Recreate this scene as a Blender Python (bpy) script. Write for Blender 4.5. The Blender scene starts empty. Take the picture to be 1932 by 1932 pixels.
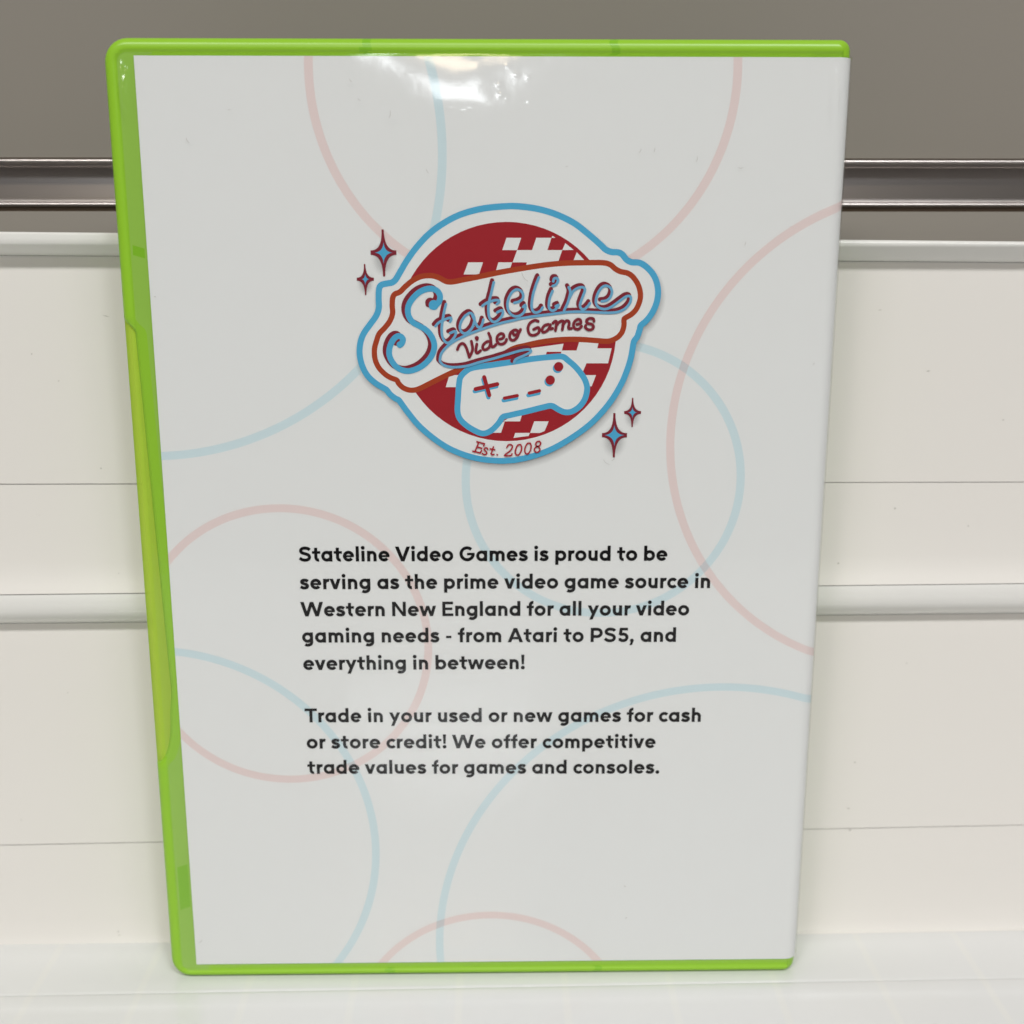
import bpy, bmesh, math, random, json
from mathutils import Matrix, Vector
from mathutils.geometry import tessellate_polygon
random.seed(7)
MM = 0.001
sc = bpy.context.scene
# ------------------------------------------------------------------ camera, world, lamps, exposure
# case space: u to the right, v up, w away from the viewer (mm); world X = u-64.5, Y = w, Z = v+3.3
def wp(u, v, w): return Vector(((u - 64.5) * MM, w * MM, (v + 3.3) * MM))
cd = bpy.data.cameras.new('camera'); cam = bpy.data.objects.new('camera', cd)
sc.collection.objects.link(cam); sc.camera = cam
cd.sensor_width = 36.0; cd.lens = 36.0 * 2200 / 1932
cd.clip_start = 0.01; cd.clip_end = 60
R = [[0.999874, 0.000189, -0.015876], [0.003429, 0.973765, 0.227528], [0.015502, -0.227554, 0.973642]]
right = Vector((R[0][0], R[0][2], R[0][1])); up = Vector((R[1][0], R[1][2], R[1][1])); fwd = Vector((R[2][0], R[2][2], R[2][1]))
m = Matrix((right, up, -fwd)).transposed().to_4x4(); m.translation = wp(*(64.1726, 151.5516, -222.8137))
cam.matrix_world = m
cd.dof.use_dof = True; cd.dof.aperture_fstop = 15.0
cd.dof.focus_distance = (wp(62, 125, 0) - m.translation).dot(fwd)

w = bpy.data.worlds.new('World'); sc.world = w; w.use_nodes = True
bg = w.node_tree.nodes['Background']; bg.inputs[0].default_value = (1.0, .985, .96, 1); bg.inputs[1].default_value = 0.09

def lamp(name, loc, target, size, watts, col):
    l = bpy.data.lights.new(name, 'AREA'); l.shape = 'RECTANGLE'; l.size, l.size_y = size; l.energy = watts; l.color = col
    o = bpy.data.objects.new(name, l); sc.collection.objects.link(o); o.location = loc
    o.rotation_euler = (Vector(target) - Vector(loc)).to_track_quat('-Z', 'Y').to_euler()
lamp('ceiling_lamp', (0.00, -1.35, 1.85), (0, 0, .1), (2.60, .16), 25.5, (1.0, .99, .97))
lamp('ceiling_lamp', (0.62, -1.35, 1.80), (0, 0, .1), (.22, .22), 7.5, (.95, .98, 1.0))
lamp('ceiling_lamp', (-0.70, -1.35, 1.85), (0, 0, .1), (.22, .22), 4.5, (1.0, .96, .90))
lamp('ceiling_lamp', (-0.15, -3.20, 1.36), (0, 0, .1), (.56, .28), 7.5, (.93, .97, 1.0))
lamp('ceiling_lamp', (-0.17, -2.60, 1.72), (0, 0, .1), (.46, .24), 4.6, (1.0, .80, .55))
sc.view_settings.view_transform = 'Standard'; sc.view_settings.look = 'None'
sc.view_settings.exposure = 0.22; sc.view_settings.gamma = 1.0; sc.view_settings.use_curve_mapping = False

# ------------------------------------------------------------------ helpers
def nodes(name):
    mt = bpy.data.materials.new(name); mt.use_nodes = True
    nt = mt.node_tree; return mt, nt, nt.nodes, nt.links
def pbr(name, col, rough=.5, metal=0., spec=.5, bump=None, mottled=None, coat=0., specks=None, stretch=None):
    mt, nt, N, L = nodes(name); b = N['Principled BSDF']
    b.inputs['Base Color'].default_value = (*col, 1); b.inputs['Roughness'].default_value = rough
    b.inputs['Metallic'].default_value = metal; b.inputs['Specular IOR Level'].default_value = spec
    b.inputs['Coat Weight'].default_value = coat; b.inputs['Coat Roughness'].default_value = .08
    tc = N.new('ShaderNodeTexCoord')
    src = tc.outputs['Object']
    if stretch:
        mp = N.new('ShaderNodeMapping'); mp.inputs['Scale'].default_value = stretch
        L.new(src, mp.inputs['Vector']); src = mp.outputs['Vector']
    colsock = None
    if mottled:                                   # (scale, strength, second colour)
        n = N.new('ShaderNodeTexNoise'); n.inputs['Scale'].default_value = mottled[0]; n.inputs['Detail'].default_value = 5
        L.new(src, n.inputs['Vector'])
        mx = N.new('ShaderNodeMix'); mx.data_type = 'RGBA'; mx.inputs[6].default_value = (*col, 1); mx.inputs[7].default_value = (*mottled[2], 1)
        r = N.new('ShaderNodeMapRange'); r.inputs[1].default_value = .35; r.inputs[2].default_value = .7; r.inputs[4].default_value = mottled[1]
        L.new(n.outputs['Fac'], r.inputs[0]); L.new(r.outputs[0], mx.inputs[0]); colsock = mx.outputs[2]
        L.new(colsock, b.inputs['Base Color'])
    if specks:                                    # (scale, threshold, colour): little dirt specks
        n = N.new('ShaderNodeTexNoise'); n.inputs['Scale'].default_value = specks[0]; n.inputs['Detail'].default_value = 2
        L.new(tc.outputs['Object'], n.inputs['Vector'])
        r = N.new('ShaderNodeMapRange'); r.inputs[1].default_value = specks[1]; r.inputs[2].default_value = specks[1] + .03; r.inputs[4].default_value = .55
        L.new(n.outputs['Fac'], r.inputs[0])
        mx = N.new('ShaderNodeMix'); mx.data_type = 'RGBA'; mx.inputs[6].default_value = (*col, 1); mx.inputs[7].default_value = (*specks[2], 1)
        if colsock: L.new(colsock, mx.inputs[6])
        L.new(r.outputs[0], mx.inputs[0]); L.new(mx.outputs[2], b.inputs['Base Color'])
    if bump:                                      # (scale, strength, distance mm)
        n = N.new('ShaderNodeTexNoise'); n.inputs['Scale'].default_value = bump[0]; n.inputs['Detail'].default_value = 4
        L.new(src, n.inputs['Vector'])
        bp = N.new('ShaderNodeBump'); bp.inputs['Strength'].default_value = bump[1]; bp.inputs['Distance'].default_value = bump[2] * MM
        L.new(n.outputs['Fac'], bp.inputs['Height']); L.new(bp.outputs['Normal'], b.inputs['Normal'])
        if coat: L.new(bp.outputs['Normal'], b.inputs['Coat Normal'])
    return mt
def tint(name, col):                              # thin translucent ink: multiplies what lies under it
    mt, nt, N, L = nodes(name); N.remove(N['Principled BSDF'])
    t = N.new('ShaderNodeBsdfTransparent'); t.inputs[0].default_value = (*[math.sqrt(c) for c in col], 1)
    L.new(t.outputs[0], N['Material Output'].inputs[0]); return mt
def obj(name, verts, faces, mats, parent=None, midx=None, smooth=False, angle=None):
    me = bpy.data.meshes.new(name); me.from_pydata([tuple(v) for v in verts], [], faces)
    for mt in (mats if isinstance(mats, list) else [mats]): me.materials.append(mt)
    if midx: me.polygons.foreach_set('material_index', midx)
    if smooth: me.polygons.foreach_set('use_smooth', [True] * len(me.polygons))
    me.update()
    if angle: me.set_sharp_from_angle(angle=math.radians(angle))
    o = bpy.data.objects.new(name, me); sc.collection.objects.link(o)
    if parent: o.parent = parent
    return o
def thing(name, label, cat, group=None):
    o = bpy.data.objects.new(name, None); o.empty_display_size = .02; sc.collection.objects.link(o)
    o['label'] = label; o['category'] = cat
    if group: o['group'] = group
    return o
def spline(P, n=6, closed=False):                 # Catmull-Rom through the points
    out = []; k = len(P)
    for i in range(k if closed else k - 1):
        g = (lambda j: P[j % k]) if closed else (lambda j: P[min(max(j, 0), k - 1)])
        a, b, c, d = g(i - 1), g(i), g(i + 1), g(i + 2)
        for s in range(n):
            t = s / n
            out.append(tuple(.5 * (2 * b[q] + (c[q] - a[q]) * t + (2 * a[q] - 5 * b[q] + 4 * c[q] - d[q]) * t * t + (3 * b[q] - a[q] - 3 * c[q] + d[q]) * t ** 3) for q in (0, 1)))
    if not closed: out.append(tuple(P[-1]))
    return out
class Print:
    """flat print on the cover: every stroke or patch a sheet a hair in front of the one before it"""
    def __init__(s, w0, step): s.V = []; s.F = []; s.M = []; s.w = w0; s.step = step
    def _next(s): s.w -= s.step; return s.w
    def poly(s, pts, m=0, w=None):
        w = s._next() if w is None else w; b = len(s.V)
        s.V += [wp(x, y, w) for x, y in pts]
        for t in tessellate_polygon([[Vector((x, y, 0)) for x, y in pts]]):
            a, c, d = (pts[i] for i in t)
            if (c[0] - a[0]) * (d[1] - a[1]) - (c[1] - a[1]) * (d[0] - a[0]) < 0: t = (t[0], t[2], t[1])
            s.F.append(tuple(b + i for i in t)); s.M.append(m)
    def stroke(s, pts, wd, m=0, closed=False, round_cap=False, ramp=0.):
        q = [pts[0]]
        for p in pts[1:]:
            if math.dist(p, q[-1]) > 1e-4: q.append(p)
        if closed and math.dist(q[0], q[-1]) < 1e-4: q.pop()
        n = len(q); w = s._next(); h = wd / 2; L = []; Rr = []
        for i in range(n):
            p = q[i]
            a = q[i - 1] if (i or closed) else None; c = q[(i + 1) % n] if (i < n - 1 or closed) else None
            d1 = Vector((p[0] - a[0], p[1] - a[1])).normalized() if a else None
            d2 = Vector((c[0] - p[0], c[1] - p[1])).normalized() if c else None
            d1 = d1 or d2; d2 = d2 or d1
            n1 = Vector((-d1.y, d1.x)); n2 = Vector((-d2.y, d2.x)); mm = n1 + n2
            mm = n1 if mm.length < .2 else mm.normalized()
            k = h / max(.45, mm.dot(n1))
            L.append((p[0] + mm.x * k, p[1] + mm.y * k)); Rr.append((p[0] - mm.x * k, p[1] - mm.y * k))
        b = len(s.V)
        for i, (l, r) in enumerate(zip(L, Rr)): wi = w - ramp * i / n; s.V += [wp(*l, wi), wp(*r, wi)]   # ramp keeps self-crossings apart
        for i in range(n if closed else n - 1):
            j = (i + 1) % n; s.F.append((b + 2 * i, b + 2 * i + 1, b + 2 * j + 1, b + 2 * j)); s.M.append(m)
        s.w -= ramp
        if round_cap:
            for p in (q[0], q[-1]): s.disc(p, h, m)
    def disc(s, c, r, m=0, r2=None, n=20):
        r2 = r2 or r; s.poly([(c[0] + r * math.cos(2 * math.pi * i / n), c[1] + r2 * math.sin(2 * math.pi * i / n)) for i in range(n)], m)
    def build(s, name, mats, parent): return obj(name, s.V, s.F, mats, parent, s.M)

D = json.loads(r'''{"outline":[[66.69,157.54],[62.23,157.11],[58.23,156.06],[55.02,154.48],[52.28,152.53],[49.99,150.19],[48.18,147.83],[46.85,145.71],[46.02,144.36],[45.28,143.73],[44.22,143.52],[43.25,143.25],[42.8,142.54],[42.67,140.63],[42.66,139.03],[42.14,137.58],[40.96,135.98],[39.86,134.52],[39.25,133.3],[38.89,131.84],[38.83,130.05],[39.27,128.09],[40.2,126.28],[41.64,124.88],[43.1,123.97],[43.75,123.55],[44.39,122.72],[45.36,121.94],[46.01,121.61],[46.66,120.72],[47.78,119.14],[49.73,116.71],[52.35,114.35],[55.32,112.31],[58.65,110.86],[61.99,110.03],[65.33,109.73],[67.01,109.78],[68.69,109.94],[72.04,110.73],[75.38,111.99],[78.7,113.85],[82.01,116.2],[84.47,118.54],[86.75,121.38],[88.51,124.36],[89.61,127.01],[90.37,129.63],[90.77,132.25],[90.98,132.9],[91.5,133.63],[91.91,134.94],[92.12,135.71],[93.15,136.63],[94.25,138.17],[95.01,140.09],[95.2,142.02],[94.82,143.93],[94.05,145.36],[92.88,146.55],[91.57,147.31],[90.11,147.42],[89.13,147.89],[88.3,148.84],[87.48,149.22],[86.35,149.28],[85.21,149.71],[83.9,150.88],[81.46,152.89],[79.03,154.63],[75.81,156.11],[72.6,157.03],[69.41,157.48]],
"disc":[[87.45,134.57],[87.41,132.77],[87.21,130.98],[86.85,129.21],[86.34,127.47],[85.67,125.78],[84.86,124.16],[83.9,122.61],[82.8,121.15],[81.58,119.79],[80.24,118.54],[78.79,117.41],[77.25,116.42],[75.62,115.56],[73.92,114.85],[72.16,114.29],[70.36,113.89],[68.52,113.65],[66.68,113.58],[64.83,113.66],[63.0,113.91],[61.2,114.32],[59.45,114.89],[57.75,115.61],[56.13,116.47],[54.59,117.48],[53.14,118.61],[51.81,119.86],[50.6,121.23],[49.51,122.69],[48.56,124.24],[47.75,125.86],[47.08,127.55],[46.57,129.28],[46.22,131.04],[46.02,132.83],[45.98,134.63],[46.1,136.41],[46.37,138.18],[46.8,139.91],[47.37,141.6],[48.09,143.23],[48.94,144.79],[49.93,146.27],[51.04,147.65],[52.26,148.94],[53.59,150.11],[55.01,151.17],[56.52,152.09],[58.1,152.89],[59.74,153.55],[61.44,154.07],[63.17,154.44],[64.93,154.67],[66.7,154.74],[68.47,154.67],[70.22,154.44],[71.96,154.07],[73.65,153.55],[75.3,152.89],[76.88,152.09],[78.39,151.16],[79.82,150.1],[81.15,148.92],[82.38,147.64],[83.49,146.25],[84.48,144.76],[85.34,143.2],[86.06,141.57],[86.64,139.87],[87.06,138.13],[87.34,136.36]],
"checks":[[[66.69,151.86],[69.42,151.86],[68.67,149.63],[65.89,149.63]],[[72.23,151.86],[75.04,151.86],[74.31,149.63],[71.44,149.63]],[[75.04,151.86],[75.23,152.22],[75.77,151.87]],[[77.63,150.89],[79.22,149.66],[77.08,149.63]],[[68.67,149.63],[77.08,149.63],[76.18,147.03],[70.32,146.72],[70.48,147.4],[67.82,147.4]],[[79.79,149.24],[81.24,147.79],[81.05,147.55],[79.12,147.55]],[[59.52,147.4],[62.29,147.4],[61.52,145.19],[58.66,145.19]],[[65.16,147.4],[67.74,147.4],[67.25,145.93],[64.67,145.77]],[[71.28,131.46],[77.5,132.3],[77.19,131.01],[79.98,131.01],[80.45,132.59],[84.19,132.58],[83.92,131.41],[86.66,131.41],[86.03,128.57],[81.91,128.58],[81.27,127.02],[80.19,127.35],[76.87,129.98],[77.11,130.77],[74.32,130.77],[74.08,129.91],[70.79,129.5]],[[81.53,126.33],[83.76,126.32],[82.97,124.18],[82.06,124.18]],[[55.65,126.0],[56.8,126.38],[58.12,126.38],[57.27,124.07],[55.05,124.07]],[[66.02,117.45],[67.34,118.25],[69.62,118.67],[69.26,117.44]],[[66.31,117.42],[65.6,115.23],[63.85,115.24],[65.02,116.92]],[[72.0,117.44],[74.78,117.43],[74.01,115.55],[73.1,115.18],[71.21,115.19]],[[68.35,115.19],[71.18,115.19],[70.93,114.6],[68.01,114.22]]],
"banner":[[51.84,144.96],[50.54,144.75],[49.08,144.04],[47.77,143.01],[46.69,141.98],[45.71,141.55],[45.29,140.78],[45.18,139.34],[45.23,138.06],[44.71,136.62],[43.7,135.33],[42.62,134.2],[42.1,132.97],[41.65,131.35],[41.68,129.56],[42.3,127.92],[43.49,126.6],[44.63,125.86],[45.69,125.45],[46.08,124.79],[46.89,123.99],[48.03,123.54],[49.19,123.54],[50.35,123.95],[52.17,124.86],[54.66,126.09],[57.14,127.23],[59.61,128.13],[62.08,128.95],[65.37,129.92],[67.83,131.34],[70.29,131.99],[73.56,132.68],[76.84,133.05],[80.12,133.11],[83.4,132.91],[85.7,132.74],[86.84,132.99],[87.82,133.55],[88.3,134.07],[88.64,134.62],[88.91,135.75],[88.89,136.8],[89.21,137.17],[90.34,137.85],[91.29,138.97],[91.89,140.9],[91.6,142.82],[90.67,144.41],[89.51,145.36],[88.04,145.71],[87.06,146.2],[86.07,146.98],[84.77,147.31],[82.35,147.34],[78.31,147.27],[75.08,147.05],[71.86,146.64],[68.63,146.12],[65.4,145.57],[62.16,144.9],[58.93,144.27],[55.89,143.8],[54.09,144.56],[52.96,144.91]],
"pad":[[65.37,128.5],[67.84,128.85],[71.94,129.47],[76.05,129.85],[77.45,129.79],[78.36,129.16],[79.86,127.85],[81.2,126.2],[81.88,124.88],[82.1,123.55],[81.68,121.72],[80.62,120.23],[79.14,119.31],[77.81,119.23],[76.64,119.73],[75.31,120.44],[73.65,120.16],[70.33,119.33],[67.18,118.62],[65.95,118.29],[65.18,117.17],[64.01,115.91],[62.85,115.24],[61.85,115.13],[60.68,115.59],[59.03,116.6],[57.71,117.94],[57.26,119.45],[57.38,121.95],[57.61,124.76],[57.95,126.08],[59.11,127.23],[60.43,127.8],[63.72,128.25]],
"padmarks":[[[60.74,123.68],[64.9,124.63]],[[62.4,125.96],[63.37,122.51]],[[66.27,121.93],[68.72,122.42]],[[71.02,122.91],[72.97,123.34]]],
"paddots":[[76.61,127.94],[75.02,125.39]],
"est":[[[61.3,113.42],[60.52,111.5]],[[60.94,113.53],[62.37,113.12],[62.22,112.68]],[[60.93,112.51],[61.86,112.24]],[[60.12,111.67],[61.56,111.32],[61.83,111.8]],[[63.03,112.03],[62.83,112.3],[62.5,112.27],[62.33,111.95],[62.75,111.52],[62.79,111.18],[62.43,110.98],[61.96,111.22]],[[64.12,112.5],[63.66,111.18],[63.86,110.94],[64.23,111.04]],[[63.47,112.13],[64.37,111.93]],[[64.8,110.97],[64.9,110.94]],[[66.71,112.39],[67.01,112.87],[67.51,112.93],[67.8,112.56],[67.43,111.81],[66.28,110.82],[67.48,110.81],[67.71,111.13]],[[69.38,112.93],[68.88,112.86],[68.52,112.27],[68.35,111.47],[68.55,110.96],[68.99,110.93],[69.42,111.54],[69.59,112.35],[69.38,112.93]],[[71.22,113.23],[70.72,113.16],[70.35,112.57],[70.19,111.77],[70.39,111.19],[70.83,111.16],[71.26,111.77],[71.42,112.62],[71.22,113.23]],[[72.99,113.59],[72.56,113.49],[72.29,113.02],[72.49,112.65],[73.0,112.31],[73.1,111.83],[72.7,111.43],[72.2,111.56],[72.06,112.07],[72.43,112.48],[73.06,112.75],[73.26,113.25],[72.99,113.59]]],
"stars":[[[43.8,149.17],[43.72,153.36],[43.8,144.82],[41.39,149.17],[46.17,149.17],[43.84,151.08],[43.75,147.1],[42.15,149.17],[45.45,149.17]],[[40.26,144.32],[40.21,147.1],[40.26,141.39],[38.68,144.32],[41.87,144.32],[40.29,145.39],[40.23,143.14],[39.6,144.32],[40.99,144.32]],[[87.51,114.7],[87.43,119.01],[87.49,110.32],[85.11,114.71],[89.96,114.69],[87.47,116.72],[87.56,112.6],[85.58,114.71],[89.45,114.7]],[[90.92,119.11],[90.89,121.94],[90.92,116.28],[89.32,119.12],[92.57,119.11],[90.89,120.23],[90.95,117.99],[90.05,119.12],[91.82,119.11]]],
"S":[[52.64,139.27],[53.37,139.56],[54.02,140.23],[54.2,141.19],[53.8,142.03],[52.98,142.51],[51.91,142.55],[50.64,142.1],[49.56,141.29],[48.67,140.24],[48.18,139.18],[48.12,138.12],[48.37,137.25],[48.98,136.38],[50.14,135.7],[51.3,135.04],[52.27,134.05],[52.84,132.88],[52.99,131.71],[52.6,130.34],[51.7,129.07],[50.4,127.99],[48.81,127.31],[47.43,127.19],[46.06,127.71],[45.1,128.69],[44.49,129.97],[44.44,131.14],[44.79,132.31],[45.4,133.28],[46.1,133.75],[46.73,133.65],[47.08,133.14],[46.85,132.41],[46.45,132.07]],
"Sdots":[[52.98,139.56],[46.47,132.16]],
"script":[[[55.3,139.73],[54.92,138.28],[54.6,136.55],[54.42,135.09],[54.52,133.73],[54.95,132.81],[55.53,132.47],[56.17,132.81],[56.87,133.68],[57.12,134.41],[56.88,134.65],[55.99,134.31]],[[53.27,135.63],[53.87,136.26],[54.65,136.69],[55.44,137.03],[56.12,137.17],[56.27,136.88],[56.02,136.45]],[[59.65,138.05],[58.86,137.51],[58.17,136.54],[57.87,135.57],[58.05,134.7],[58.64,134.26],[59.42,134.5],[60.21,135.38],[60.61,136.54],[60.52,137.41],[60.04,138.01],[59.65,138.05]],[[60.18,137.84],[60.71,136.54],[61.1,135.67],[61.58,135.37],[62.03,135.86],[62.32,136.83]],[[64.3,143.74],[63.86,141.92],[63.41,140.2],[63.26,138.76],[63.4,137.4],[63.84,136.63],[64.43,136.39],[65.21,136.82],[65.89,137.69],[65.99,138.37],[65.7,138.56],[64.92,138.18]],[[62.14,139.38],[62.88,139.91],[63.66,140.2],[64.53,140.44],[65.22,140.39],[65.26,140.05],[64.87,139.72]],[[68.14,139.95],[69.02,140.19],[69.7,140.67],[69.79,141.53],[69.3,142.2],[68.53,142.4],[67.75,141.92],[67.16,140.96],[66.87,139.91],[66.97,138.75],[67.46,137.88],[68.24,137.45],[69.22,137.59],[70.0,138.27],[70.24,139.04],[70.19,139.52],[69.8,139.18]],[[72.76,144.65],[72.3,143.57],[71.72,141.73],[71.44,140.12],[71.44,138.97],[71.8,138.27],[72.44,138.15],[73.09,138.5],[73.49,139.08]],[[75.34,142.13],[74.88,141.04],[74.66,139.89],[74.73,138.96],[75.26,138.5],[75.84,138.67],[76.31,139.19],[76.48,139.54],[75.95,139.31]],[[75.44,143.91],[75.61,144.42],[76.14,144.48],[76.34,144.02],[75.97,143.33],[75.33,143.05]],[[78.37,142.82],[78.68,141.96],[78.51,141.04],[78.17,139.88],[77.54,138.55]],[[78.51,140.8],[79.2,142.07],[80.13,142.7],[81.06,142.81],[81.42,142.3],[81.08,141.26],[80.63,140.0],[80.53,139.3],[80.88,138.78],[81.47,138.84],[82.16,139.53],[82.39,139.88]],[[84.61,140.22],[85.55,140.39],[86.24,141.03],[86.51,142.06],[86.09,142.81],[85.26,143.1],[84.45,142.64],[83.77,141.49],[83.5,140.22],[83.81,139.3],[84.64,138.84],[85.58,138.83],[86.63,139.3],[87.9,140.22],[89.05,141.03],[89.75,141.2],[90.11,140.85],[89.9,139.87],[88.99,138.83],[87.71,138.25],[86.18,138.08],[84.18,138.14],[80.89,138.28],[78.54,138.24],[76.2,137.98],[73.85,137.69],[71.51,137.4],[69.16,137.0],[68.44,136.82],[65.5,136.14],[62.56,135.23],[60.11,134.36],[57.65,133.29],[56.17,132.42],[54.98,131.39],[54.23,130.32],[54.02,129.22],[54.11,128.87],[54.69,128.3],[55.82,127.95],[57.3,127.9],[59.27,128.15],[61.56,128.83],[64.21,129.51],[65.98,130.04],[68.64,130.83],[70.41,131.21],[71.21,131.09],[71.12,130.65],[69.71,129.94],[68.47,129.38],[68.11,128.71]]],
"video":[[[57.35,131.23],[57.77,132.11],[58.47,132.34],[59.05,131.55],[59.6,129.78]],[[59.6,129.78],[60.23,131.19],[60.01,132.78]],[[61.04,132.25],[60.85,131.02],[61.11,130.58],[61.74,131.01]],[[61.04,133.39],[61.08,133.09]],[[63.58,132.73],[62.94,132.7],[62.25,132.07],[62.2,131.38],[62.64,131.19],[63.33,131.58],[63.65,132.36]],[[63.29,134.3],[63.63,133.43],[63.73,132.45],[63.92,131.77],[64.31,131.82],[64.66,132.16]],[[65.4,133.18],[65.89,133.33],[66.18,133.72],[65.99,134.15],[65.5,134.2],[64.96,133.72],[64.86,132.94],[65.2,132.35],[65.89,132.25],[66.48,132.64],[66.67,133.13]],[[68.05,134.86],[67.46,134.4],[67.26,133.62],[67.56,133.03],[68.15,133.03],[68.73,133.62],[68.93,134.39],[68.54,134.88],[68.05,134.86]],[[67.9,134.35],[68.1,133.96],[68.44,134.01],[69.03,134.39],[69.32,134.98]],[[72.65,136.52],[71.98,136.69],[71.1,136.17],[70.72,135.21],[71.02,134.16],[71.82,133.9],[72.7,134.33],[72.87,135.03],[72.6,135.35],[71.81,135.0]],[[74.57,135.95],[73.87,135.72],[73.4,135.02],[73.58,134.49],[74.23,134.67],[74.81,135.36],[74.95,135.89]],[[74.93,135.89],[74.91,135.13],[75.4,135.19]],[[75.45,136.18],[75.86,136.53],[76.12,136.29],[75.94,134.78]],[[76.05,135.65],[76.68,136.41],[77.27,136.58],[77.42,136.27],[77.23,134.95]],[[77.3,135.77],[77.86,136.52],[78.33,136.58],[78.53,136.17],[78.4,135.24],[78.93,135.18]],[[79.98,135.94],[80.69,136.17],[80.62,136.75],[80.09,136.87],[79.51,136.41],[79.34,135.71],[79.64,135.13],[80.35,135.07],[80.87,135.59]],[[83.21,136.52],[83.03,136.98],[82.32,137.04],[81.8,136.69],[81.98,136.17],[82.81,135.94],[83.13,135.47],[82.82,135.0],[82.12,134.95],[81.58,135.36],[81.64,135.71]]],
"rings":[[69.82,181.05,38.7,"r"],[-1.6,167.37,56.56,"b"],[145.11,113.79,46.7,"r"],[85.56,105.52,26.87,"b"],[22.15,71.71,28.72,"r"],[-5.32,26.82,44.45,"b"],[110.55,4.39,58.32,"b"],[63.03,-18.33,29.57,"r"]],
"text":[["Stateline Video Games is proud to be",25.62,89.62,98.51,89.48],["serving as the prime video game source in",25.62,83.9,107.26,83.77],["Western New England for all your video",25.52,78.25,103.26,78.07],["gaming needs - from Atari to PS5, and",25.62,72.73,100.78,72.48],["everything in between!",25.61,66.9,70.3,66.82],["Trade in your used or new games for cash",25.48,55.56,106.46,55.14],["or store credit! We offer competitive",25.63,49.79,97.3,49.41],["trade values for games and consoles.",25.55,44.16,98.26,43.69]],
"lap":{"rail_top":[[153.09,151.19,9],[153.07,151.17,1.2],[153.0,151.12,0.5],[152.65,150.87,0.12],[151.81,150.6,0],[150.85,150.33,0.05],[150.44,149.97,0.35],[150.05,149.33,0.9],[149.54,148.58,1.6],[149.04,147.82,2.3],[148.63,147.16,3.2],[148.48,146.98,4.2]],
"board1":[[148.47,146.96,4.0],[136.14,135.07,3.9],[114.59,113.71,3.4],[102.09,101.33,3.1],[101.84,101.08,4.2]],
"board2":[[101.73,100.99,4.2],[101.93,101.2,3.1],[92.25,92.07,2.7],[85.44,85.61,2.3],[82.65,83.12,1.9],[80.76,81.31,1.2],[78.95,79.59,0.4],[78.44,79.08,2]],
"rail_low":[[78.32,78.98,2],[78.8,79.46,0.35],[77.96,78.58,0.05],[76.59,77.04,0],[75.39,75.82,0.1],[74.33,74.73,0.5],[73.43,73.81,1.1],[72.54,72.92,2.0],[71.89,72.19,2.9],[71.28,71.58,4.2]],
"board3":[[71.3,71.6,4.0],[56.39,56.93,3.7],[37.89,39.08,3.3],[20.02,21.36,2.6],[19.67,21.01,3.2]],
"board4":[[19.59,20.94,3.2],[19.89,21.25,2.6],[8.85,9.66,2.0],[1.84,2.09,1.5],[-1.13,-1.09,0.9],[-2.62,-2.63,0.3],[-3.3,-3.19,-0.1],[-3.38,-3.28,-1.0]]}}''')

# ------------------------------------------------------------------ materials
white_wall = pbr('white_gloss_paint', (.80, .774, .738), .28, spec=.5, bump=(900, .10, .05), stretch=(.12, 1, 1), mottled=(9, .35, (.785, .745, .70)), specks=(420, .80, (.25, .23, .20)))
white_rail = pbr('white_gloss_rail', (.80, .79, .765), .13, spec=.5, bump=(420, .22, .06), stretch=(.12, 1, 1))
white_shelf = pbr('white_shelf_laminate', (.735, .735, .725), .13, spec=.65, bump=(500, .06, .05), mottled=(14, .4, (.70, .705, .72)), specks=(380, .81, (.3, .28, .25)))
def ribs(mt, pitch, wide, col):                    # faint pale joint lines across the shelf laminate
    N = mt.node_tree.nodes; L = mt.node_tree.links; b = N['Principled BSDF']; old = b.inputs['Base Color'].links[0].from_socket
    tc = N.new('ShaderNodeTexCoord'); sx = N.new('ShaderNodeSeparateXYZ'); L.new(tc.outputs['Object'], sx.inputs[0])
    def m(op, a, v):
        q = N.new('ShaderNodeMath'); q.operation = op; L.new(a, q.inputs[0]); q.inputs[1].default_value = v; return q.outputs[0]
    d = m('PINGPONG', m('ADD', sx.outputs[0], 5.003), pitch / 2)
    r = N.new('ShaderNodeMapRange'); r.inputs[1].default_value = wide * .4; r.inputs[2].default_value = wide; r.inputs[3].default_value = .36; r.inputs[4].default_value = 0
    L.new(d, r.inputs[0]); mx = N.new('ShaderNodeMix'); mx.data_type = 'RGBA'; mx.inputs[7].default_value = (*col, 1)
    L.new(r.outputs[0], mx.inputs[0]); L.new(old, mx.inputs[6]); L.new(mx.outputs[2], b.inputs['Base Color'])
ribs(white_shelf, .0225, .0011, (.78, .77, .725))
taupe = pbr('taupe_laminate', (.262, .238, .205), .55, spec=.3, mottled=(7, .5, (.245, .228, .205)), bump=(1200, .05, .03))
alu = pbr('brushed_aluminium', (.56, .52, .50), .32, metal=1., bump=(1400, .12, .03), stretch=(.03, 1, 1))
dark_gap = pbr('dark_brown_core_board', (.17, .12, .085), .8)
core_grey = pbr('unpainted_core', (.52, .49, .45), .7)
paper = pbr('white_cover_paper', (.80, .815, .818), .55, spec=.25)
ink_black = pbr('black_ink', (.004, .0035, .0045), .7, spec=.05)
ink_red = pbr('crimson_ink', (.345, .012, .020), .6, spec=.2)
ink_est = pbr('bright_red_ink', (.40, .020, .034), .6, spec=.2)
ink_maroon = pbr('maroon_ink', (.215, .016, .032), .6, spec=.2)
ink_blue = pbr('sky_blue_ink', (.072, .400, .660), .6, spec=.2)
ink_blue2 = pbr('soft_blue_ink', (.150, .410, .640), .6, spec=.2)
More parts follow.
